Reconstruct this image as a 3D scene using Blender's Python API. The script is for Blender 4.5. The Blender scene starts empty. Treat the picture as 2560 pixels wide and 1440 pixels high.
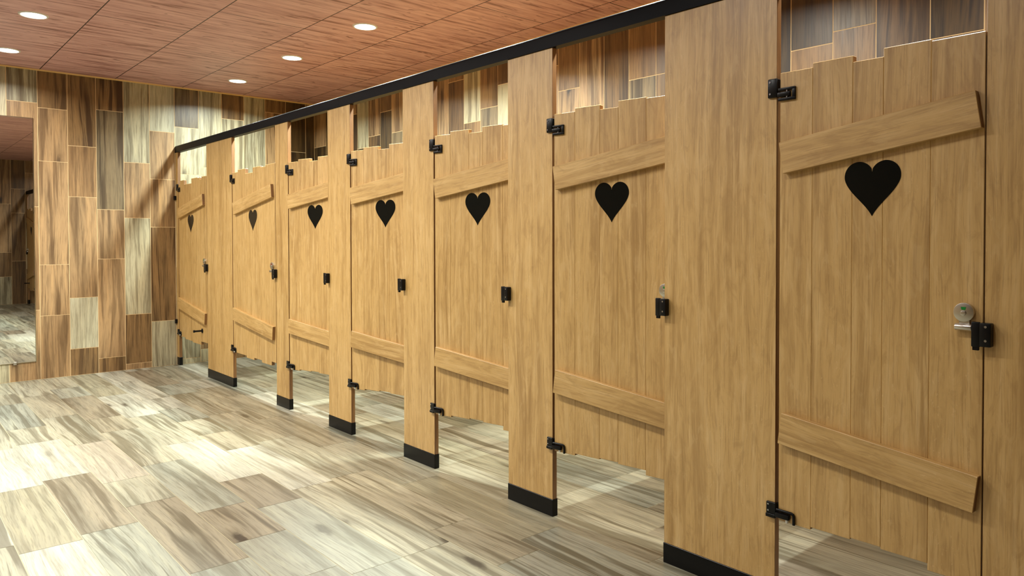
import bpy, bmesh, math, random
from mathutils import Matrix, Vector
random.seed(11)
S = bpy.context.scene
COL = S.collection
PI = math.pi

# ------------------------------------------------------------------ helpers
def lin(r, g, b):
    f = lambda c: (c/255/12.92) if c/255 <= .04045 else ((c/255+.055)/1.055)**2.4
    return (f(r), f(g), f(b), 1.0)

def add(bm, tmp):
    me = bpy.data.meshes.new('tmp'); tmp.to_mesh(me); tmp.free(); bm.from_mesh(me); bpy.data.meshes.remove(me)

def uvs(bm, grain='z', off=(0, 0)):
    L = bm.loops.layers.uv.verify()
    g = 'xyz'.index(grain)
    for f in bm.faces:
        n = f.normal; a = max(range(3), key=lambda i: abs(n[i]))
        if a == g:
            p, q = [i for i in range(3) if i != a]
        else:
            q = g; p = [i for i in range(3) if i not in (a, g)][0]
        for l in f.loops:
            l[L].uv = (l.vert.co[p]+off[0], l.vert.co[q]+off[1])

def new_bm():
    b = bmesh.new(); b.loops.layers.uv.verify(); return b

def box(bm, lo, hi, bev=0.0, grain='z', seg=1, mat=None, off=(0, 0)):
    t = new_bm()
    bmesh.ops.create_cube(t, size=1)
    for v in t.verts:
        v.co = Vector([lo[i]+(v.co[i]+.5)*(hi[i]-lo[i]) for i in range(3)])
    if bev:
        bmesh.ops.bevel(t, geom=t.edges[:], offset=bev, segments=seg, profile=.5, affect='EDGES')
    t.normal_update(); uvs(t, grain, off)
    if mat is not None: t.transform(mat)
    add(bm, t)

def cyl(bm, r, h, mat, seg=32, bev=0.0, r2=None):
    """cylinder along local z from 0 to h"""
    t = new_bm()
    bmesh.ops.create_cone(t, cap_ends=True, segments=seg, radius1=r, radius2=r if r2 is None else r2, depth=h)
    bmesh.ops.translate(t, verts=t.verts, vec=(0, 0, h/2))
    if bev:
        es = [e for e in t.edges if abs(e.verts[0].co.z-e.verts[1].co.z) < 1e-6]
        bmesh.ops.bevel(t, geom=es, offset=bev, segments=2, profile=.5, affect='EDGES')
    for f in t.faces: f.smooth = True
    t.normal_update(); uvs(t); t.transform(mat); add(bm, t)

def prism(bm, pts, d0, d1, frame, bev=0.0):
    """polygon pts (a,b) extruded from d0 to d1; frame maps (a,b,d) -> xyz"""
    t = new_bm()
    A = [t.verts.new((a, b, d0)) for a, b in pts]
    B = [t.verts.new((a, b, d1)) for a, b in pts]
    n = len(pts)
    t.faces.new(A[::-1]); t.faces.new(B)
    for i in range(n):
        t.faces.new((A[i], A[(i+1) % n], B[(i+1) % n], B[i]))
    bmesh.ops.recalc_face_normals(t, faces=t.faces[:])
    t.normal_update(); uvs(t, 'y')
    t.transform(frame); bmesh.ops.recalc_face_normals(t, faces=t.faces[:]); add(bm, t)

def tube(bm, pts, r, seg=10):
    t = new_bm(); rings = []
    pts = [Vector(p) for p in pts]
    for i, p in enumerate(pts):
        d = (pts[min(i+1, len(pts)-1)]-pts[max(i-1, 0)]).normalized()
        a = d.orthogonal().normalized() if i == 0 else (prev-d*prev.dot(d)).normalized()
        prev = a; b = d.cross(a)
        rings.append([t.verts.new(p+a*r*math.cos(2*PI*k/seg)+b*r*math.sin(2*PI*k/seg)) for k in range(seg)])
    for i in range(len(rings)-1):
        for k in range(seg):
            f = t.faces.new((rings[i][k], rings[i][(k+1) % seg], rings[i+1][(k+1) % seg], rings[i+1][k])); f.smooth = True
    t.faces.new(rings[0][::-1]); t.faces.new(rings[-1])
    bmesh.ops.recalc_face_normals(t, faces=t.faces[:])
    t.normal_update(); uvs(t); add(bm, t)

def obj(name, bm, mat, parent=None, **props):
    me = bpy.data.meshes.new(name); bm.to_mesh(me); bm.free()
    for m in (mat if isinstance(mat, (list, tuple)) else [mat]): me.materials.append(m)
    me.set_sharp_from_angle(angle=math.radians(35))
    o = bpy.data.objects.new(name, me); COL.objects.link(o)
    if parent is not None: o.parent = parent
    for k, v in props.items(): o[k] = v
    return o

def thing(name, label, cat, loc, rz=0.0, group=None):
    o = bpy.data.objects.new(name, None); COL.objects.link(o)
    o.empty_display_size = .1
    o.location = loc; o.rotation_euler = (0, 0, rz)
    o['label'] = label; o['category'] = cat
    if group: o['group'] = group
    return o

def dup(root, loc, rz, label):
    r = root.copy(); COL.objects.link(r); r.location = loc; r.rotation_euler = (0, 0, rz); r['label'] = label
    for ch in list(root.children):
        c = ch.copy(); COL.objects.link(c); c.parent = r
        for g in list(ch.children):
            d = g.copy(); COL.objects.link(d); d.parent = c
    return r

# ------------------------------------------------------------------ node materials
class NT:
    def __init__(s, name):
        s.m = bpy.data.materials.new(name); s.m.use_nodes = True
        s.t = s.m.node_tree; s.n = s.t.nodes; s.n.clear()
        s.out = s.n.new('ShaderNodeOutputMaterial')
        s.b = s.n.new('ShaderNodeBsdfPrincipled'); s.link(s.b.outputs[0], s.out.inputs[0])
    def link(s, a, b): s.t.links.new(a, b)
    def setin(s, i, v):
        if hasattr(v, 'is_output'): s.link(v, i)
        else: i.default_value = v
    def node(s, typ, ins=None, **kw):
        n = s.n.new(typ)
        for k, v in kw.items(): setattr(n, k, v)
        for k, v in (ins or {}).items(): s.setin(n.inputs[k], v)
        return n
    def math(s, op, a, b=0.0, c=0.0, clamp=False):
        n = s.node('ShaderNodeMath', {0: a, 1: b, 2: c}, operation=op); n.use_clamp = clamp; return n.outputs[0]
    def vmath(s, op, a, b):
        return s.node('ShaderNodeVectorMath', {0: a, 1: b}, operation=op).outputs[0]
    def noise(s, vec, scale=1.0, detail=4.0, rough=.55, dist=0.0):
        return s.node('ShaderNodeTexNoise', {'Vector': vec, 'Scale': scale, 'Detail': detail, 'Roughness': rough, 'Distortion': dist}).outputs[0]
    def ramp(s, fac, lo, hi):
        return s.node('ShaderNodeMapRange', {0: fac, 1: lo, 2: hi, 3: 0.0, 4: 1.0}, interpolation_type='SMOOTHSTEP').outputs[0]
    def mix(s, fac, a, b, blend='MIX'):
        n = s.node('ShaderNodeMix', data_type='RGBA', blend_type=blend)
        s.setin(n.inputs[0], fac); s.setin(n.inputs[6], a); s.setin(n.inputs[7], b); return n.outputs[2]
    def base(s, c): s.setin(s.b.inputs['Base Color'], c)
    def set(s, **kw):
        for k, v in kw.items(): s.setin(s.b.inputs[k.replace('_', ' ')], v)
    def bump(s, h, strength=.2, dist=.002):
        n = s.node('ShaderNodeBump', {'Strength': strength, 'Distance': dist, 'Height': h})
        s.link(n.outputs[0], s.b.inputs['Normal'])

def plain(name, col, rough=.5, metal=0.0, emit=None, spec=.5):
    t = NT(name); t.base(col); t.set(Roughness=rough, Metallic=metal)
    t.b.inputs['Specular IOR Level'].default_value = spec
    if emit:
        t.b.inputs['Emission Color'].default_value = emit[0]; t.b.inputs['Emission Strength'].default_value = emit[1]
    return t.m

def oak(name, dark, mid, light, rough=.36, per_object=True):
    t = NT(name)
    uv = t.node('ShaderNodeTexCoord').outputs['UV']
    if per_object:
        r = t.node('ShaderNodeObjectInfo').outputs['Random']
        sh = t.node('ShaderNodeCombineXYZ', {0: t.math('MULTIPLY', r, 37.0), 1: t.math('MULTIPLY', r, 91.0)}).outputs[0]
        uv = t.vmath('ADD', uv, sh)
    wob = t.noise(t.vmath('MULTIPLY', uv, (5, .9, 1)), 1, 2, .5)
    w = t.node('ShaderNodeCombineXYZ', {0: t.math('MULTIPLY', t.math('SUBTRACT', wob, .5), .09)}).outputs[0]
    uvw = t.vmath('ADD', uv, w)
    big = t.noise(t.vmath('MULTIPLY', uvw, (9, .55, 1)), 1, 3, .5)
    mid_n = t.noise(t.vmath('MULTIPLY', uvw, (46, 1.7, 1)), 1, 4, .6, .3)
    fine = t.noise(t.vmath('MULTIPLY', uvw, (230, 6.5, 1)), 1, 3, .6)
    fleck = t.noise(t.vmath('MULTIPLY', uv, (120, 55, 1)), 1, 2, .5, 1.2)
    c = t.mix(t.ramp(t.math('ADD', t.math('MULTIPLY', big, .5), t.math('MULTIPLY', mid_n, .5)), .26, .56), dark, mid)
    c = t.mix(t.math('MULTIPLY', t.ramp(mid_n, .5, .76), .5), c, light)
    c = t.mix(t.math('MULTIPLY', t.ramp(fine, .50, .66), .44), c, dark)
    mott = t.noise(t.vmath('MULTIPLY', uvw, (26, 7, 1)), 1, 4, .65, 1.0)
    c = t.mix(t.math('MULTIPLY', t.ramp(mott, .50, .66), .30), c, dark)
    c = t.mix(t.math('MULTIPLY', t.ramp(mott, .48, .34), .22), c, light)
    c = t.mix(t.math('MULTIPLY', t.math('MULTIPLY', t.ramp(fleck, .63, .72), t.ramp(big, .47, .62)), .4), c, light)
    t.base(c); t.set(Roughness=t.math('ADD', t.math('MULTIPLY', fine, .12), rough-.06))
    t.b.inputs['Specular IOR Level'].default_value = 1.0
    t.bump(fine, .06, .001)
    return t.m

def tile_mat(name, rough=.35, gain=1.0, streak=1.0, dk=(.24, .185, .12, 1)):
    """glazed wood-look tile: own tone per tile comes from the 'tone' attribute (alpha = streakiness)"""
    t = NT(name)
    at = t.node('ShaderNodeAttribute', attribute_name='tone')
    tone, ctr = at.outputs['Color'], at.outputs['Alpha']
    uv = t.node('ShaderNodeTexCoord').outputs['UV']
    wob = t.noise(t.vmath('MULTIPLY', uv, (3.0, .8, 1)), 1, 2, .5)
    w = t.node('ShaderNodeCombineXYZ', {0: t.math('MULTIPLY', t.math('SUBTRACT', wob, .5), .10)}).outputs[0]
    q = t.vmath('ADD', uv, w)
    patch = t.noise(t.vmath('MULTIPLY', q, (7, .9, 1)), 1, 2, .5)
    band = t.noise(t.vmath('MULTIPLY', q, (17, .75, 1)), 1, 3, .55, .2)
    st = t.noise(t.vmath('MULTIPLY', q, (42, 1.6, 1)), 1, 5, .65, .25)
    fine = t.noise(t.vmath('MULTIPLY', q, (150, 6, 1)), 1, 3, .6)
    dark = t.mix(1.0, tone, dk, 'MULTIPLY')
    grey = t.mix(1.0, tone, (.66, .70, .72, 1), 'MULTIPLY')
    light = t.mix(1.0, tone, (1.22, 1.20, 1.15, 1), 'MULTIPLY')
    c = t.mix(t.ramp(st, .54, .34), tone, light)
    c = t.mix(t.math('MULTIPLY', t.ramp(patch, .45, .62), t.math('MULTIPLY', ctr, .8)), c, grey)
    c = t.mix(t.math('MULTIPLY', t.ramp(band, .51, .62), t.math('MULTIPLY', ctr, .9*streak), clamp=True), c, dark)
    sp = t.math('ADD', t.math('MULTIPLY', patch, .35), t.math('MULTIPLY', st, .65))
    c = t.mix(t.math('MULTIPLY', t.ramp(sp, .50, .61), t.math('ADD', t.math('MULTIPLY', ctr, .6*streak), .12), clamp=True), c, dark)
    vein = t.noise(t.vmath('MULTIPLY', q, (64, .8, 1)), 1, 3, .6, .5)
    c = t.mix(t.math('MULTIPLY', t.ramp(vein, .60, .68), t.math('ADD', t.math('MULTIPLY', ctr, .55), .2), clamp=True), c, dark)
    c = t.mix(t.math('MULTIPLY', t.ramp(fine, .48, .66), .40), c, dark)
    kw = t.noise(t.vmath('MULTIPLY', uv, (38, 14, 1)), 1, 3, .6)
    kq = t.vmath('ADD', t.vmath('MULTIPLY', q, (5.2, 1.5, 1)), t.node('ShaderNodeCombineXYZ', {0: t.math('MULTIPLY', kw, .16), 1: t.math('MULTIPLY', kw, .12)}).outputs[0])
    vn = t.node('ShaderNodeTexVoronoi', {'Vector': kq, 'Scale': 1.0, 'Randomness': 1.0})
    pick = t.math('GREATER_THAN', t.node('ShaderNodeSeparateXYZ', {0: vn.outputs['Color']}).outputs[0], .5)
    c = t.mix(t.math('MULTIPLY', t.math('MULTIPLY', t.ramp(vn.outputs['Distance'], .28, .08), pick), t.math('MULTIPLY', ctr, .55), clamp=True), c, dark)
    c = t.mix(t.math('MULTIPLY', t.math('MULTIPLY', t.ramp(vn.outputs['Distance'], .15, .07), pick), t.math('MULTIPLY', ctr, 1.1), clamp=True), c, t.mix(1.0, tone, (.10, .085, .075, 1), 'MULTIPLY'))
    if gain != 1.0: c = t.mix(1.0, c, (gain, gain, gain, 1), 'MULTIPLY')
    t.base(c); t.set(Roughness=t.math('ADD', t.math('MULTIPLY', fine, .12), rough-.06))
    t.bump(st, .05, .001)
    return t.m

def ceiling_mat():
    t = NT('ceiling_panel')
    P = t.node('ShaderNodeTexCoord').outputs['Object']
    sx = t.node('ShaderNodeSeparateXYZ', {0: P})
    x, y = sx.outputs[0], sx.outputs[1]
    CW, X0, CL, Y0 = .5915, -1.115, .62, 5.712
    cx = t.math('DIVIDE', t.math('SUBTRACT', x, X0), CW); cf = t.math('FLOOR', cx)
    odd = t.math('ABSOLUTE', t.math('MODULO', cf, 2.0))
    ry = t.math('DIVIDE', t.math('SUBTRACT', y, t.math('ADD', Y0, t.math('MULTIPLY', odd, CL))), CL*2)
    rf = t.math('FLOOR', ry)
    wn = t.node('ShaderNodeTexWhiteNoise', {0: t.node('ShaderNodeCombineXYZ', {0: cf, 1: rf}).outputs[0]}, noise_dimensions='3D')
    r = wn.outputs[0]
    u = t.math('ADD', y, t.math('MULTIPLY', r, 31.0)); v = t.math('ADD', x, t.math('MULTIPLY', r, 17.0))
    uv = t.node('ShaderNodeCombineXYZ', {0: u, 1: v}).outputs[0]
    st = t.noise(t.vmath('MULTIPLY', uv, (22, 1.8, 1)), 1, 5, .62, .3)
    fine = t.noise(t.vmath('MULTIPLY', uv, (90, 5, 1)), 1, 3, .6)
    kn = t.noise(t.vmath('MULTIPLY', uv, (26, 7, 1)), 1, 2, .5, .6)
    A, B, D = CEIL_MID, CEIL_LIGHT, CEIL_DARK
    c = t.mix(t.ramp(st, .55, .36), A, B)
    c = t.mix(t.math('MULTIPLY', t.ramp(st, .52, .68), .85), c, D)
    c = t.mix(t.math('MULTIPLY', t.ramp(kn, .62, .72), .8), c, D)
    c = t.mix(t.math('MULTIPLY', t.ramp(fine, .52, .7), .3), c, D)
    edge = lambda q, L, w: t.math('LESS_THAN', t.math('MULTIPLY', t.math('SUBTRACT', .5, t.math('ABSOLUTE', t.math('SUBTRACT', t.math('FRACT', q), .5))), L), w)
    e = t.math('MAXIMUM', edge(cx, CW, .0036), t.math('MULTIPLY', edge(ry, CL*2, .0042), .9))
    c = t.mix(e, c, lin(38, 16, 12))
    t.base(c); t.set(Roughness=.5)
    return t.m

CEIL_MID, CEIL_LIGHT, CEIL_DARK = lin(200, 154, 152), lin(218, 176, 173), lin(130, 84, 77)
M = {}
M['oak'] = oak('oak_laminate', lin(148, 110, 52), lin(200, 162, 98), lin(221, 189, 133), .42)
M['edge'] = oak('oak_edge_band_shaded', lin(92, 60, 28), lin(126, 86, 42), lin(146, 104, 56))  # darker oak for end faces, shade of the narrow gaps painted into the colour
M['black'] = plain('black_coated_metal', (.003, .003, .0035, 1), .35, spec=.25)
M['shoe'] = plain('black_plinth', (.004, .004, .004, 1), .3, spec=.2)
M['rail'] = plain('black_rail', (.002, .003, .005, 1), .48, spec=.1)
M['heart'] = plain('black_gloss_inlay', (.003, .004, .0035, 1), .2, spec=.18)
M['steel'] = plain('brushed_steel', (.62, .60, .55, 1), .28, 1.0)
M['green'] = plain('green_indicator', (.004, .22, .03, 1), .4)
M['red'] = plain('red_indicator', (.35, .02, .015, 1), .4)
M['screw'] = plain('zinc_screw', (.45, .46, .5, 1), .25, 1.0)
M['nylon'] = plain('clear_nylon', (.7, .72, .68, 1), .25)
M['mirror'] = plain('mirror_silver', (.86, .88, .85, 1), .004, 1.0)
M['mirror_edge'] = plain('mirror_edge', (.55, .52, .40, 1), .18, 1.0)
M['grout_wall'] = plain('wall_grout', lin(226, 196, 146), .8)
M['grout_floor'] = plain('floor_grout', lin(176, 166, 134), .8)
M['wall_tile'] = tile_mat('wall_tile', .42, .72, 1.0)
M['floor_tile'] = tile_mat('floor_tile', .33, .60, 1.1, (.36, .335, .285, 1))
M['ceiling'] = ceiling_mat()
M['trim'] = plain('brass_edge_trim', lin(236, 206, 140), .4)
M['lens'] = plain('lamp_lens', (1, 1, 1, 1), .4, 0, ((1, .985, .93, 1), 9.0))
M['ring'] = plain('lamp_ring', (.75, .74, .70, 1), .35)

# ------------------------------------------------------------------ measured layout (metres)
YE = 7.89        # tiled end wall with the mirror
XB = 1.45        # wall behind the stalls
XL, YN = -4.3, -1.50
ZC = 2.7485
ZR = 2.097       # underside of the headrail
PIL = [(7.89, 7.82), (6.985, 6.359), (5.462, 5.237), (4.607, 4.298), (3.671, 3.361), (2.733, 2.422), (1.792, 1.318), (.687, .372), (-.262, -.572), (-1.405, -1.50)]
TH = .026

# ------------------------------------------------------------------ tiled surfaces
CREAM, PALE, TAN, ORANGE, BROWN, DARK, GREY, GREYB, DEEP = [lin(*c) for c in
    ((206, 196, 160), (214, 207, 174), (190, 154, 108), (190, 150, 100), (154, 120, 76), (124, 94, 56), (158, 150, 126), (144, 124, 90), (92, 70, 36))]
PAL = [CREAM, TAN, TAN, ORANGE, BROWN, GREYB, BROWN, CREAM, DARK]

def tiles(bm, lay, tl, put, gap=.0016):
    """tl: list of (u0,u1,v0,v1,rgb,streak); put(u,v) -> xyz"""
    uvl = bm.loops.layers.uv.verify()
    for (u0, u1, v0, v1, c, k) in tl:
        ou, ov = random.uniform(0, 60), random.uniform(0, 60)
        cs = [(u0+gap, v0+gap), (u1-gap, v0+gap), (u1-gap, v1-gap), (u0+gap, v1-gap)]
        f = bm.faces.new([bm.verts.new(put(u, v)) for u, v in cs])
        f.material_index = 1
        for l, (u, v) in zip(f.loops, cs):
            l[uvl].uv = (u+ou, v+ov); l[lay] = (c[0], c[1], c[2], k)

def cut_column(u0, u1, joints, tones, lo, hi, L=.92, pal=PAL):
    """joints ascending and tones between them (len+1, None = random); fills out to lo..hi"""
    j = list(joints); tn = list(tones)
    while j[0]-L > lo:
        j.insert(0, j[0]-(L if random.random() < .7 else L/2)); tn.insert(0, None)
    while j[-1]+L < hi:
        j.append(j[-1]+(L if random.random() < .7 else L/2)); tn.append(None)
    e = [lo]+j+[hi]; out = []
    for i in range(len(e)-1):
        c = tn[i] if i < len(tn) else None
        k = random.uniform(.5, 1.0)
        if c is None: c = random.choice(pal)
        elif len(c) == 2: c, k = c
        f = random.uniform(.93, 1.07)
        if e[i+1]-e[i] > .004: out.append((u0, u1, e[i], e[i+1], tuple(x*f for x in c[:3]), k))
    return out

def surface(name, tl, put, slab_lo, slab_hi, mats, flip, gap=.0021):
    bm = new_bm(); lay = bm.loops.layers.float_color.new('tone')
    t = new_bm(); bmesh.ops.create_cube(t, size=1)
    for v in t.verts: v.co = Vector([slab_lo[i]+(v.co[i]+.5)*(slab_hi[i]-slab_lo[i]) for i in range(3)])
    add(bm, t); lay = bm.loops.layers.float_color.get('tone')
    tiles(bm, lay, tl, put, gap)
    bm.normal_update()
    for f in bm.faces:
        if f.material_index == 1 and f.normal.dot(Vector(flip)) < 0: f.normal_flip()
    return obj(name, bm, mats, kind='structure')

WM = [M['grout_wall'], M['wall_tile']]
def rnd_cols(u_lo, u_hi, w, lo, hi, pal=PAL):
    out = []; u = u_lo
    while u < u_hi-.01:
        out += cut_column(u, min(u+w, u_hi), [random.uniform(lo+.1, lo+.9)], [None, None], lo, hi, pal=pal); u += w
    return out

# end wall: columns measured along x
EC = {  # left edge index k -> joints, tones bottom to top
    -1: ([.617, 1.534, 2.45], [TAN, (ORANGE, .5), (TAN, .5), (CREAM, .9)]),
    0: ([.562, 1.017, 1.941, 2.412], [(TAN, .55), (TAN, .9), (TAN, .8), (TAN, .75), (BROWN, .8)]),
    1: ([.243, .71, 1.632, 2.095], [(BROWN, .7), (PALE, .2), (TAN, .55), (ORANGE, .5), (BROWN, 1.0)]),
    2: ([.134, 1.06, 1.522, 2.445], [(BROWN, .8), (TAN, .6), (TAN, .7), (GREYB, .9), (BROWN, 1.1)]),
    3: ([.054, .525, 1.447, 1.975], [(TAN, .3), (BROWN, .9), (CREAM, .6), (TAN, .8), (CREAM, .75)]),
    4: ([.444, 1.361, 1.829, 2.293], [(CREAM, .5), (BROWN, 1.0), (ORANGE, .7), (TAN, .6), (PALE, .35)]),
    5: ([.97, 1.89, 2.354], [(CREAM, .6), (CREAM, .6), (CREAM, .6), (GREYB, 1.0)]),
    6: ([1.05, 1.969], [(TAN, .8), (CREAM, .3), (CREAM, .65)]),
    7: ([.6, 1.94, 2.483], [(TAN, .7), (CREAM, .4), (CREAM, .75), (BROWN, .9)]),
    8: ([.9, 1.83], [(TAN, .7), (CREAM, .6), (CREAM, .75)]),
    9: ([.5, 1.42, 2.60], [(TAN, .7), (BROWN, .8), (TAN, .9), (BROWN, .6)]),
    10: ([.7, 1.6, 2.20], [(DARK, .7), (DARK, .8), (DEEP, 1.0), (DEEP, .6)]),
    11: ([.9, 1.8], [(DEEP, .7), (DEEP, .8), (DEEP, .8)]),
}
random.seed(4)
tl = []
for k in range(-11, 12):
    u0 = -1.133+.2255*k; u1 = u0+.2255
    u0, u1 = max(u0, XL), min(u1, XB)
    if u1-u0 < .01: continue
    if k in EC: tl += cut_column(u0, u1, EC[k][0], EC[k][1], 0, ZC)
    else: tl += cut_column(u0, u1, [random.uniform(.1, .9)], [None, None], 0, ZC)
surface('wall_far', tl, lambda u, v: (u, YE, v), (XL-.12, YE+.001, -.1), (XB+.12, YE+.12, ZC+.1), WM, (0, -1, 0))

# wall behind the stalls: columns along y, tones of the strips seen over the doors
BC = [(.45, .69, None), (.69, .91, None), (.91, 1.141, ([.9, 1.8], [None, None, (TAN, .4)])),
      (1.141, 1.37, ([1.26, 2.183], [None, (DARK, .7), (DEEP, 1.0)])), (1.37, 1.624, ([1.0, 1.92], [None, DARK, (DARK, .9)])),
      (1.624, 1.847, ([1.4, 2.316], [None, (BROWN, .9), (GREYB, .5)])), (1.847, 2.084, ([1.34, 2.26], [None, (BROWN, .5), (DEEP, .9)])),
      (2.084, 2.31, ([1.7], [None, (DEEP, .9)])), (2.31, 2.54, None), (2.54, 2.78, None), (2.78, 3.015, ([1.36, 2.284], [None, (BROWN, .7), (BROWN, .5)])),
      (3.015, 3.242, ([1.36, 2.284], [None, (GREYB, .9), (BROWN, .4)])), (3.242, 3.464, ([1.85], [None, (DARK, 1.0)])),
      (3.464, 3.698, ([1.9], [None, (TAN, 1.0)])), (3.698, 3.915, ([1.39, 2.31], [None, (TAN, .95), (BROWN, .4)])),
      (3.915, 4.15, None), (4.15, 4.385, None), (4.385, 4.614, ([1.54, 2.462], [None, (CREAM, .5), (DARK, .5)])),
      (4.614, 4.841, ([1.38, 2.301], [None, (GREYB, .6), (BROWN, .8)])), (4.841, 5.068, ([1.75], [None, (BROWN, .9)])),
      (5.068, 5.294, ([1.66, 2.583], [None, (DARK, .7), (BROWN, .4)])), (5.294, 5.53, ([1.9], [None, (TAN, .7)])),
      (5.53, 5.78, None), (5.78, 6.036, None), (6.036, 6.228, ([1.33, 2.254], [None, (GREYB, .5), (TAN, .7)])),
      (6.228, 6.441, ([1.55, 2.473], [None, (DEEP, 1.0), (BROWN, .6)])), (6.441, 6.672, ([1.8], [None, (DARK, .9)])),
      (6.672, 6.9, ([1.7], [None, (DEEP, 1.0)])), (6.9, 7.13, ([1.6], [None, (DARK, .9)])), (7.13, 7.36, ([1.7], [None, (DARK, .9)])), (7.36, 7.6, ([1.9], [(DEEP, .9), (DEEP, .9)])), (7.6, 7.89, ([1.8], [(DEEP, .9), (DEEP, 1.0)]))]
random.seed(9)
tl = rnd_cols(YN, .45, .23, 0, ZC)
for a, b, s in BC:
    s = s or ([random.uniform(.9, 1.9)], [None, None])
    tl += cut_column(a, b, s[0], s[1], 0, ZC)
surface('wall_right', tl, lambda u, v: (XB, u, v), (XB+.001, YN-.12, -.1), (XB+.12, YE+.12, ZC+.1), WM, (-1, 0, 0))
random.seed(5)
surface('wall_left', rnd_cols(YN, YE, .2255, 0, ZC), lambda u, v: (XL, u, v), (XL-.12, YN-.12, -.1), (XL-.001, YE+.12, ZC+.1), WM, (1, 0, 0))
surface('wall_near', rnd_cols(XL, XB, .2255, 0, ZC), lambda u, v: (u, YN, v), (XL-.12, YN-.12, -.1), (XB+.12, YN-.001, ZC+.1), WM, (0, 1, 0))

# floor
random.seed(23)
FC, FP, FT, FG, FO, FB, FK = [lin(*c) for c in ((195, 191, 166), (208, 206, 186), (187, 180, 154), (180, 181, 162), (175, 169, 142), (170, 160, 136), (198, 190, 168))]
FPAL = [FC, FT, FG, FC, FB, FT, FP, FO]
FJ = {0: ([1.4, 2.325, 3.257, 4.18, 5.1], [FT, (FG, .9), (FO, .25), (FC, .5), (FT, .6), FT]),
      1: ([2.66, 3.59, 4.535], [FT, (FT, .95), (FC, .7), (FT, .6)]),
      2: ([1.58, 2.51, 3.555, 4.48], [FC, (FC, .8), (FC, .8), (FP, .5), FT]),
      3: ([1.6, 2.51, 3.42, 3.92, 4.84], [FC, (FG, .6), (FG, .5), (FB, .8), (FP, .3), FC]),
      4: ([1.7, 2.615, 3.09, 3.55, 4.48, 5.43], [FC, (FG, .4), (FG, .4), (FB, 1.0), (FG, .6), (FC, .8), FT]),
      5: ([2.0, 2.92, 3.85, 4.30, 5.22], [FG, (FG, .7), (FB, .9), (FC, .6), (FK, .3), FC]),
      6: ([2.7, 3.617, 4.556, 5.45], [FG, (FG, .9), (FB, .8), (FP, .25), FC]),
      7: ([2.64, 3.56, 4.49, 5.4], [FG, (FP, .35), (FO, .5), (FP, .3), FC])}
tl = []; k = -8
while True:
    x1 = -.055-.222*k; x0 = x1-.222
    if x1 < XL+.01: break
    if x0 < XB:
        x0, x1 = max(x0, XL), min(x1, XB)
        if k in FJ: tl += cut_column(x0, x1, FJ[k][0], FJ[k][1], YN, YE, pal=FPAL)
        else: tl += cut_column(x0, x1, [random.uniform(3.0, 3.9)], [None, None], YN, YE, pal=FPAL)
    k += 1
surface('floor', tl, lambda u, v: (u, v, 0), (XL-.12, YN-.12, -.1), (XB+.12, YE+.12, -.0008), [M['grout_floor'], M['floor_tile']], (0, 0, 1), .0013)

# ceiling and its edge trim
bm = new_bm(); box(bm, (XL-.12, YN-.12, ZC), (XB+.12, YE+.12, ZC+.1)); obj('ceiling', bm, M['ceiling'], kind='structure')
for i, (lo, hi) in enumerate([((XL, YE-.006, ZC-.013), (XB, YE, ZC)), ((XB-.006, YN, ZC-.013), (XB, YE-.006, ZC)),
                              ((XL, YN, ZC-.013), (XL+.006, YE-.006, ZC))]):
    bm = new_bm(); box(bm, lo, hi); obj('trim_%d' % (i+1), bm, M['trim'], kind='structure')

# ------------------------------------------------------------------ mirror on the end wall
mx0, mx1, mz0, mz1 = -3.2, -1.166, .160, 2.314  # out-of-view side widened so reflected lamps add sheen to the doors
mir = thing('wall_mirror', 'tall frameless mirror on the tiled end wall, reflecting the floor', 'mirror', ((mx0+mx1)/2, YE, mz0))
w = (mx1-mx0)/2; h = mz1-mz0
bm = new_bm(); box(bm, (-w+.007, -.010, .007), (w-.007, -.0005, h-.007)); obj('glass', bm, M['mirror'], mir)
bm = new_bm()
for lo, hi in [((-w, -.011, 0), (-w+.007, -.0005, h)), ((w-.007, -.011, 0), (w, -.0005, h)), ((-w+.007, -.011, 0), (w-.007, -.0005, .007)), ((-w+.007, -.011, h-.007), (w-.007, -.0005, h))]:
    box(bm, lo, hi, .001)
obj('edge_strip', bm, M['mirror_edge'], mir)
for cx in (-.6, .86):
    bm = new_bm(); box(bm, (cx-.012, -.018, -.012), (cx+.012, -.0112, .014), .002); obj('clip', bm, M['steel'], mir, label='small chrome mirror clip')

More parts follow.
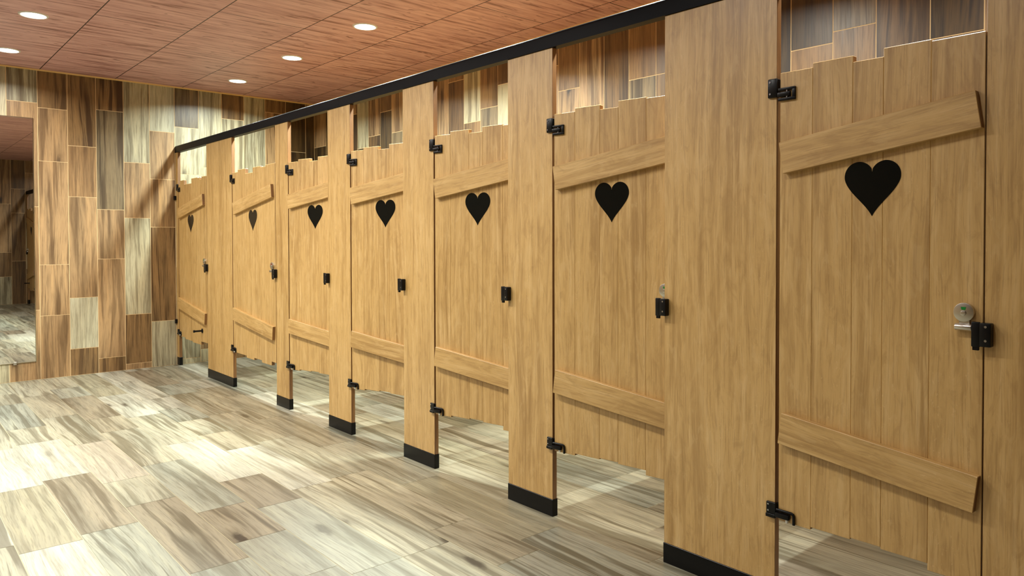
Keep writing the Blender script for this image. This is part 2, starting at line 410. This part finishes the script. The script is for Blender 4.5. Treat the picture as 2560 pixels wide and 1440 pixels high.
# ------------------------------------------------------------------ stall fronts
RX = Matrix.Rotation(-PI/2, 4, 'Y')       # local +z -> world -x (out of the front)
ORD = ['first', 'second', 'third', 'fourth', 'fifth', 'sixth', 'seventh', 'eighth', 'ninth']
PLAB = ['slim oak stall post fixed against the tiled mirror wall', 'extra wide oak post, second post from the mirror wall', 'narrow oak post, third post from the mirror wall',
        'oak post, fourth from the mirror wall, between the third and fourth doors', 'oak post, fifth from the mirror wall, between the fourth and fifth doors',
        'oak post, sixth from the mirror wall, between the fifth and sixth doors', 'wide tall oak post before the nearest full door, seventh from the mirror wall',
        'oak post on the lock side of the closed seventh door, eighth from the mirror wall', 'oak post beyond the eighth door, ninth from the mirror wall', 'slim oak post at the wall facing the mirror wall, tenth from the mirror wall']
for i, (yh, yl) in enumerate(PIL):
    w = yh-yl; yc = (yh+yl)/2
    p = thing('stall_post', PLAB[i], 'post', (0, yc, 0), group='oak posts of the stall front')
    bm = new_bm(); box(bm, (0, -w/2, .0765), (TH, w/2, ZR), .0012)
    bm.normal_update()
    for f in bm.faces:
        if abs(f.normal.y) > .5: f.material_index = 1
    obj('panel', bm, [M['oak'], M['edge']], p)
    bm = new_bm(); e = .0022
    lo_e = e if i < 9 else 0; hi_e = e if i > 0 else 0
    box(bm, (-e, -w/2-lo_e, 0), (TH+e, w/2+hi_e, .0765), .001); obj('shoe', bm, M['shoe'], p, label='black plinth sleeve')
    if i < 9:   # hinge brackets at the low-y edge of the post
        yb = -w/2
        bm = new_bm(); box(bm, (-.010, yb-.006, 1.720), (0, yb+.030, 1.784), .004, seg=2); box(bm, (0, yb-.006, 1.722), (.014, yb, 1.782), .001)
        hb = obj('hinge_bracket', bm, M['black'], p, label='black upper hinge bracket')
        for zz in (1.733, 1.772):
            bm = new_bm(); cyl(bm, .0032, .0015, Matrix.Translation((-.010, yb+.020, zz)) @ RX, 12); obj('screw', bm, M['screw'], hb)
        bm = new_bm(); box(bm, (-.009, yb-.006, .306), (0, yb+.029, .357), .0015); box(bm, (0, yb-.006, .308), (.014, yb, .355), .001)
        box(bm, (-.013, yb-.006, .306), (-.009, yb+.029, .318), .001)
        hb = obj('hinge_bracket', bm, M['black'], p, label='black lower hinge bracket')
        for zz in (.328, .349):
            bm = new_bm(); cyl(bm, .003, .0015, Matrix.Translation((-.009, yb+.021, zz)) @ RX, 12); obj('screw', bm, M['screw'], hb)
    if i > 0:   # latch keep over the joint at the high-y edge
        yt = w/2; kx = -.024
        bm = new_bm(); box(bm, (kx, yt-.023, .954), (0, yt+.006, 1.019), .003, seg=2); box(bm, (kx, yt+.004, .952), (-.013, yt+.026, 1.021), .003, seg=2)
        box(bm, (kx+.002, yt+.007, .943), (-.014, yt+.023, .956), .001)
        kp = obj('latch_keep', bm, M['black'], p, label='black latch keep')
        for zz in (.971, 1.009):
            bm = new_bm(); cyl(bm, .0034, .0012, Matrix.Translation((kx, yt-.010, zz)) @ RX, 12); obj('screw', bm, M['screw'], kp)
    if i == 0:
        for zz in (1.650, .432):
            bm = new_bm(); box(bm, (-.022, w/2-.022, zz-.02), (0, w/2-.002, zz+.02), .002); obj('wall_bracket', bm, M['black'], p, label='small black wall bracket')

def heart_pts(n=48, w=.171, h=.167):
    """outline: round lobes, gently bowed sides running to the tip (tip at 0,0)"""
    P = []
    R = w*.262; cx = w/2-R; cz = h-R
    # right lobe from the notch over the top to the side tangent
    a0 = math.radians(158); a1 = math.radians(-22)
    nz = .132/.167*h
    P.append((0, nz))
    for k in range(n+1):
        a = a0+(a1-a0)*k/n; P.append((cx+R*math.cos(a), cz+R*math.sin(a)))
    x0, z0 = P[-1]
    c1 = (x0-R*.33, z0-R*.82); c2 = (w*.11, h*.22)
    for k in range(1, 15):
        t = k/15; q = 1-t
        P.append((q**3*x0+3*q*q*t*c1[0]+3*q*t*t*c2[0], q**3*z0+3*q*q*t*c1[1]+3*q*t*t*c2[1]))
    right = [p for p in P if p[0] > .0005]
    return [(0, 0)] + right[::-1] + [(0, nz)] + [(-x, z) for x, z in right]

def make_door(label, loc, rz, W, bounds, tops, bots, hu, hz, br_u, br_l, handle=False, taken=False, group='oak stall doors with hearts'):
    """local frame: +x into the stall, -y from hinge to lock, z up; bounds = board edges measured from the hinge"""
    d = thing('stall_door', label, 'door', loc, rz, group)
    bm = new_bm()
    for k in range(len(bounds)-1):
        a, b = bounds[k], bounds[k+1]
        box(bm, (0, -b, bots[k]), (TH-.001, -a, tops[k]), .0014, off=(k*3.7, k*1.9))
    bm.normal_update()
    for f in bm.faces:
        if abs(f.normal.y) > .8: f.material_index = 1
    leaf = obj('leaf', bm, [M['oak'], M['edge']], d)
    # black heart let into the boards
    bm = new_bm(); fr = Matrix(((0, 0, 1, 0), (1, 0, 0, 0), (0, 1, 0, 0), (0, 0, 0, 1)))
    prism(bm, heart_pts(), -.0012, .004, Matrix.Translation((0, -hu, hz)) @ fr)
    obj('heart', bm, M['heart'], leaf, label='black heart')
    # the two sloping battens (local box: length along y, grain along y, then turned about x)
    for (u0, z0, L, Hh, ang), nm in ((br_u, 'upper'), (br_l, 'lower')):
        bm = new_bm()
        m = Matrix.Translation((0, -u0, z0)) @ Matrix.Rotation(-ang, 4, 'X')
        box(bm, (-.023, -L/2, -Hh/2), (0, L/2, Hh/2), .0014, 'y', mat=m)
        bm.normal_update()
        for f in bm.faces:
            if abs(f.normal.y) > .9: f.material_index = 1
        obj('batten', bm, [M['oak'], M['edge']], d, label='%s sloping batten' % nm)
    # lock: turn disc, window, slotted hub, thumb roller
    lu, lz = W-.0455, 1.044
    bm = new_bm(); cyl(bm, .0262, .013, Matrix.Translation((0, -lu, lz)) @ RX, 48, .0012)
    box(bm, (-.006, -lu-.014, lz-.036), (0, -lu+.014, lz-.014), .001)
    lk = obj('lock', bm, M['steel'], d, label='round steel lock indicator')
    bm = new_bm(); prism(bm, [(-.0068, .0150), (.0068, .0150), (.0048, .0068), (-.0048, .0068)], -.0137, -.0125, Matrix.Translation((0, -lu, lz)) @ fr)
    obj('indicator_window', bm, M['red' if taken else 'green'], lk, label='red window' if taken else 'green window')
    bm = new_bm(); cyl(bm, .0072, .005, Matrix.Translation((-.0125, -lu, lz-.002)) @ RX, 24, .001); box(bm, (-.0185, -lu-.0055, lz-.0032), (-.0172, -lu+.0055, lz-.0008))
    obj('hub', bm, M['steel'], lk)
    bm = new_bm(); cyl(bm, .0098, .043, Matrix.Translation((-.012, -lu+.021, lz-.041)) @ Matrix.Rotation(PI/2, 4, 'X'), 28, .0012)
    obj('thumb_turn', bm, M['steel'], lk)
    # hinge halves on the door
    bm = new_bm(); za, zb, ya, yb = 1.706, 1.749, .004, -.058
    x0, x1 = -.0085, 0
    box(bm, (x0, yb, zb-.010), (x1, ya, zb), .002, seg=2); box(bm, (x0, yb, za), (x1, ya, za+.010), .002, seg=2)
    box(bm, (x0, yb, za+.006), (x1, yb+.0115, zb-.006), .002, seg=2); box(bm, (-.013, yb+.017, za+.013), (0, .005, zb-.014), .003, seg=2)
    h1 = obj('hinge', bm, M['black'], d, label='black upper hinge loop')
    bm = new_bm(); box(bm, (-.011, yb+.026, za+.0095), (-.001, yb+.031, zb-.0095), .001); obj('pin', bm, M['screw'], h1)
    bm = new_bm(); box(bm, (-.016, -.046, .312), (0, .005, .329), .004, seg=2)
    tube(bm, [(-.005, .004, .336), (-.005, -.05, .336), (-.005, -.056, .334), (-.005, -.059, .328), (-.005, -.059, .300)], .0048)
    h2 = obj('hinge', bm, M['black'], d, label='black lower hinge arm')
    bm = new_bm(); cyl(bm, .004, .012, Matrix.Translation((-.008, -.036, .302)), 14, r2=.0055); obj('pin', bm, M['nylon'], h2, label='clear plastic hinge pin')
    if handle:
        bm = new_bm(); cyl(bm, .021, .006, Matrix.Translation((0, -.675, .404)) @ RX, 28, .001); cyl(bm, .0085, .066, Matrix.Translation((-.005, -.675, .404)) @ RX, 20)
        cyl(bm, .012, .014, Matrix.Translation((-.066, -.675, .404)) @ RX, 20, .002)
        obj('door_stop', bm, M['black'], d, label='black knob-shaped door stop')
    return d

def hinge(i): return PIL[i-1][1]-.012
dg = math.radians
# door 1 and 2 are wide, 3..8 alike
d1 = make_door('shut oak stall door next to the mirror wall, with black door stop', (0, hinge(1), 0), 0, .814,
          [0, .055, .175, .395, .57, .635, .685, .814], [1.780, 1.813, 1.770, 1.815, 1.811, 1.793, 1.815], [.299, .292, .279, .270, .270, .300, .302],
          .371, 1.307, (.405, 1.548, .735, .103, dg(8.6)), (.415, .572, .78, .104, dg(-7.4)), handle=True)
make_door('shut wide oak stall door between the second and third posts', (0, hinge(2), 0), 0, .876,
          [0, .123, .285, .445, .60, .70, .79, .876], [1.797, 1.815, 1.773, 1.812, 1.802, 1.814, 1.815], [.300, .300, .284, .300, .284, .284, .313],
          .442, 1.310, (.458, 1.552, .80, .102, dg(8.2)), (.455, .580, .82, .104, dg(-6.2)), taken=True)
std = dict(W=.616, bounds=[0, .115, .247, .341, .476, .616], tops=[1.800, 1.814, 1.794, 1.819, 1.814], bots=[.300, .308, .313, .307, .287],
           hu=.309, hz=1.317, br_u=(.311, 1.558, .597, .1045, dg(8.4)), br_l=(.311, .581, .597, .104, dg(-7.0)))
d3 = make_door('oak stall door standing ajar, third door from the mirror wall', (0, hinge(3), 0), dg(11), **std)
dup(d3, (0, hinge(4), 0), dg(13), 'oak stall door standing ajar, fourth door from the mirror wall')
dup(d3, (0, hinge(5), 0), dg(10.6), 'oak stall door standing ajar, fifth door from the mirror wall')
dup(d3, (0, hinge(6), 0), dg(7.9), 'oak stall door slightly ajar beside the wide tall post, sixth from the mirror wall')
dup(d3, (0, hinge(7), 0), 0, 'shut oak stall door with round lock showing green, largest in view')
dup(d1, (0, hinge(9), 0), 0, 'wide oak stall door next to the wall facing the mirror')
dup(d3, (0, hinge(8), 0), dg(6), 'oak stall door beyond the closed door with the green lock')

# headrail: two lengths of rounded black section
prof = [(.036, 0), (-.006, 0), (-.006, .050), (-.0045, .057), (-.001, .0625), (.004, .0655), (.030, .0655), (.036, .060)]
for a, b, lab in ((4.432, 7.889, 'black headrail length over the far stalls, meeting the mirror wall'), (YN+.001, 4.431, 'black headrail length over the near stalls')):
    bm = new_bm(); prism(bm, prof, a, b, Matrix(((1, 0, 0, 0), (0, 0, 1, 0), (0, 1, 0, ZR), (0, 0, 0, 1))))
    for f in bm.faces: f.smooth = True
    obj('headrail', bm, M['rail'], label=lab, category='rail', group='black headrails')

# partitions between the stalls
for i in range(1, 9):
    yc = sum(PIL[i])/2
    bm = new_bm(); box(bm, (TH+.001, yc-.0125, .30), (XB-.001, yc+.0125, 1.78), .001, 'z')
    obj('stall_partition', bm, M['oak'], label='oak dividing panel behind the %s post from the mirror wall' % ORD[i], category='partition', group='dividing panels between stalls')

# ------------------------------------------------------------------ ceiling downlights
LIGHT_COL = (1.0, .985, .925)
def lamp(x, y, power, label, tint=None):
    t = thing('downlight', label, 'ceiling light', (x, y, ZC), group='recessed ceiling downlights')
    bm = new_bm()
    r0, r1, n = .073, .087, 40
    R = [[bm.verts.new((r*math.cos(2*PI*k/n), r*math.sin(2*PI*k/n), z)) for k in range(n)] for r, z in ((r0, -.001), (r0, -.006), (r1-.004, -.006), (r1, 0))]
    for a in range(3):
        for k in range(n):
            f = bm.faces.new((R[a][k], R[a][(k+1) % n], R[a+1][(k+1) % n], R[a+1][k])); f.smooth = True
    bmesh.ops.recalc_face_normals(bm, faces=bm.faces[:])
    obj('trim_ring', bm, M['ring'], t)
    bm = new_bm(); cyl(bm, r0-.001, .003, Matrix.Translation((0, 0, -.0035)), 40); obj('lens', bm, M['lens'], t, label='glowing round lens')
    L = bpy.data.lights.new('downlight_lamp', 'AREA'); L.shape = 'DISK'; L.size = .138; L.energy = power; L.color = tint or LIGHT_COL; L.spread = math.radians(155)
    lo = bpy.data.objects.new('downlight_lamp', L); COL.objects.link(lo); lo.location = (x, y, ZC-.008)
EN = ['nearest the mirror wall', 'second from the mirror wall', 'third from the mirror wall', 'fourth from the mirror wall', 'fifth from the mirror wall', 'sixth from the mirror wall', 'seventh from the mirror wall']
for k in range(7):
    y = 7.199-1.224*k
    lamp(.361, y, [40, 64, 70, 62, 44, 24, 14][k], 'downlight in the row above the stalls, '+EN[k], [(.88, 1.0, .97), (.88, 1.0, .97), (.89, 1.0, .96), (.92, 1.0, .94), (.97, 1.0, .93), LIGHT_COL, LIGHT_COL][k])
for k in range(6):
    lamp(-1.417, 7.244-1.248*k, [20, 34, 40, 32, 16, 9][k], 'downlight in the row along the mirror, '+EN[k])

for k in range(6):  # unseen lamp row, added as soft fill for door fronts and ceiling
    lamp(-3.195, 7.244-1.248*k, [18, 20, 15, 10, 6, 3][k], 'added fill downlight in an unseen row farthest from the stalls, '+EN[k])

# ------------------------------------------------------------------ world, camera, colour
wd = bpy.data.worlds.new('World'); S.world = wd; wd.use_nodes = True
wd.node_tree.nodes['Background'].inputs[0].default_value = (.02, .02, .02, 1)
wd.node_tree.nodes['Background'].inputs[1].default_value = .2

f, yaw, pitch, roll = 1854.652, dg(42.37315), dg(1.0491), dg(-.06906)
cy, sy, cp, sp = math.cos(yaw), math.sin(yaw), math.cos(pitch), math.sin(pitch)
fwd = Vector((sy*cp, cy*cp, -sp)); right = Vector((cy, -sy, 0)); up = right.cross(fwd)
R_ = math.cos(roll)*right+math.sin(roll)*up; U_ = math.cos(roll)*up-math.sin(roll)*right
cam = bpy.data.cameras.new('Camera'); co = bpy.data.objects.new('Camera', cam); COL.objects.link(co)
co.matrix_world = Matrix.Translation((-2.25496, 0, 1.25185)) @ Matrix((R_, U_, -fwd)).transposed().to_4x4()
cam.sensor_fit = 'HORIZONTAL'; cam.sensor_width = 36; cam.lens = f*36/2560
cam.shift_x = -82.39/2560; cam.shift_y = -91.274/2560
cam.clip_start = .05
S.camera = co
S.view_settings.view_transform = 'Standard'; S.view_settings.look = 'None'
S.view_settings.gamma = 1; S.view_settings.use_curve_mapping = False
S.view_settings.exposure = 0.06
S.cycles.max_bounces = 8; S.cycles.diffuse_bounces = 5
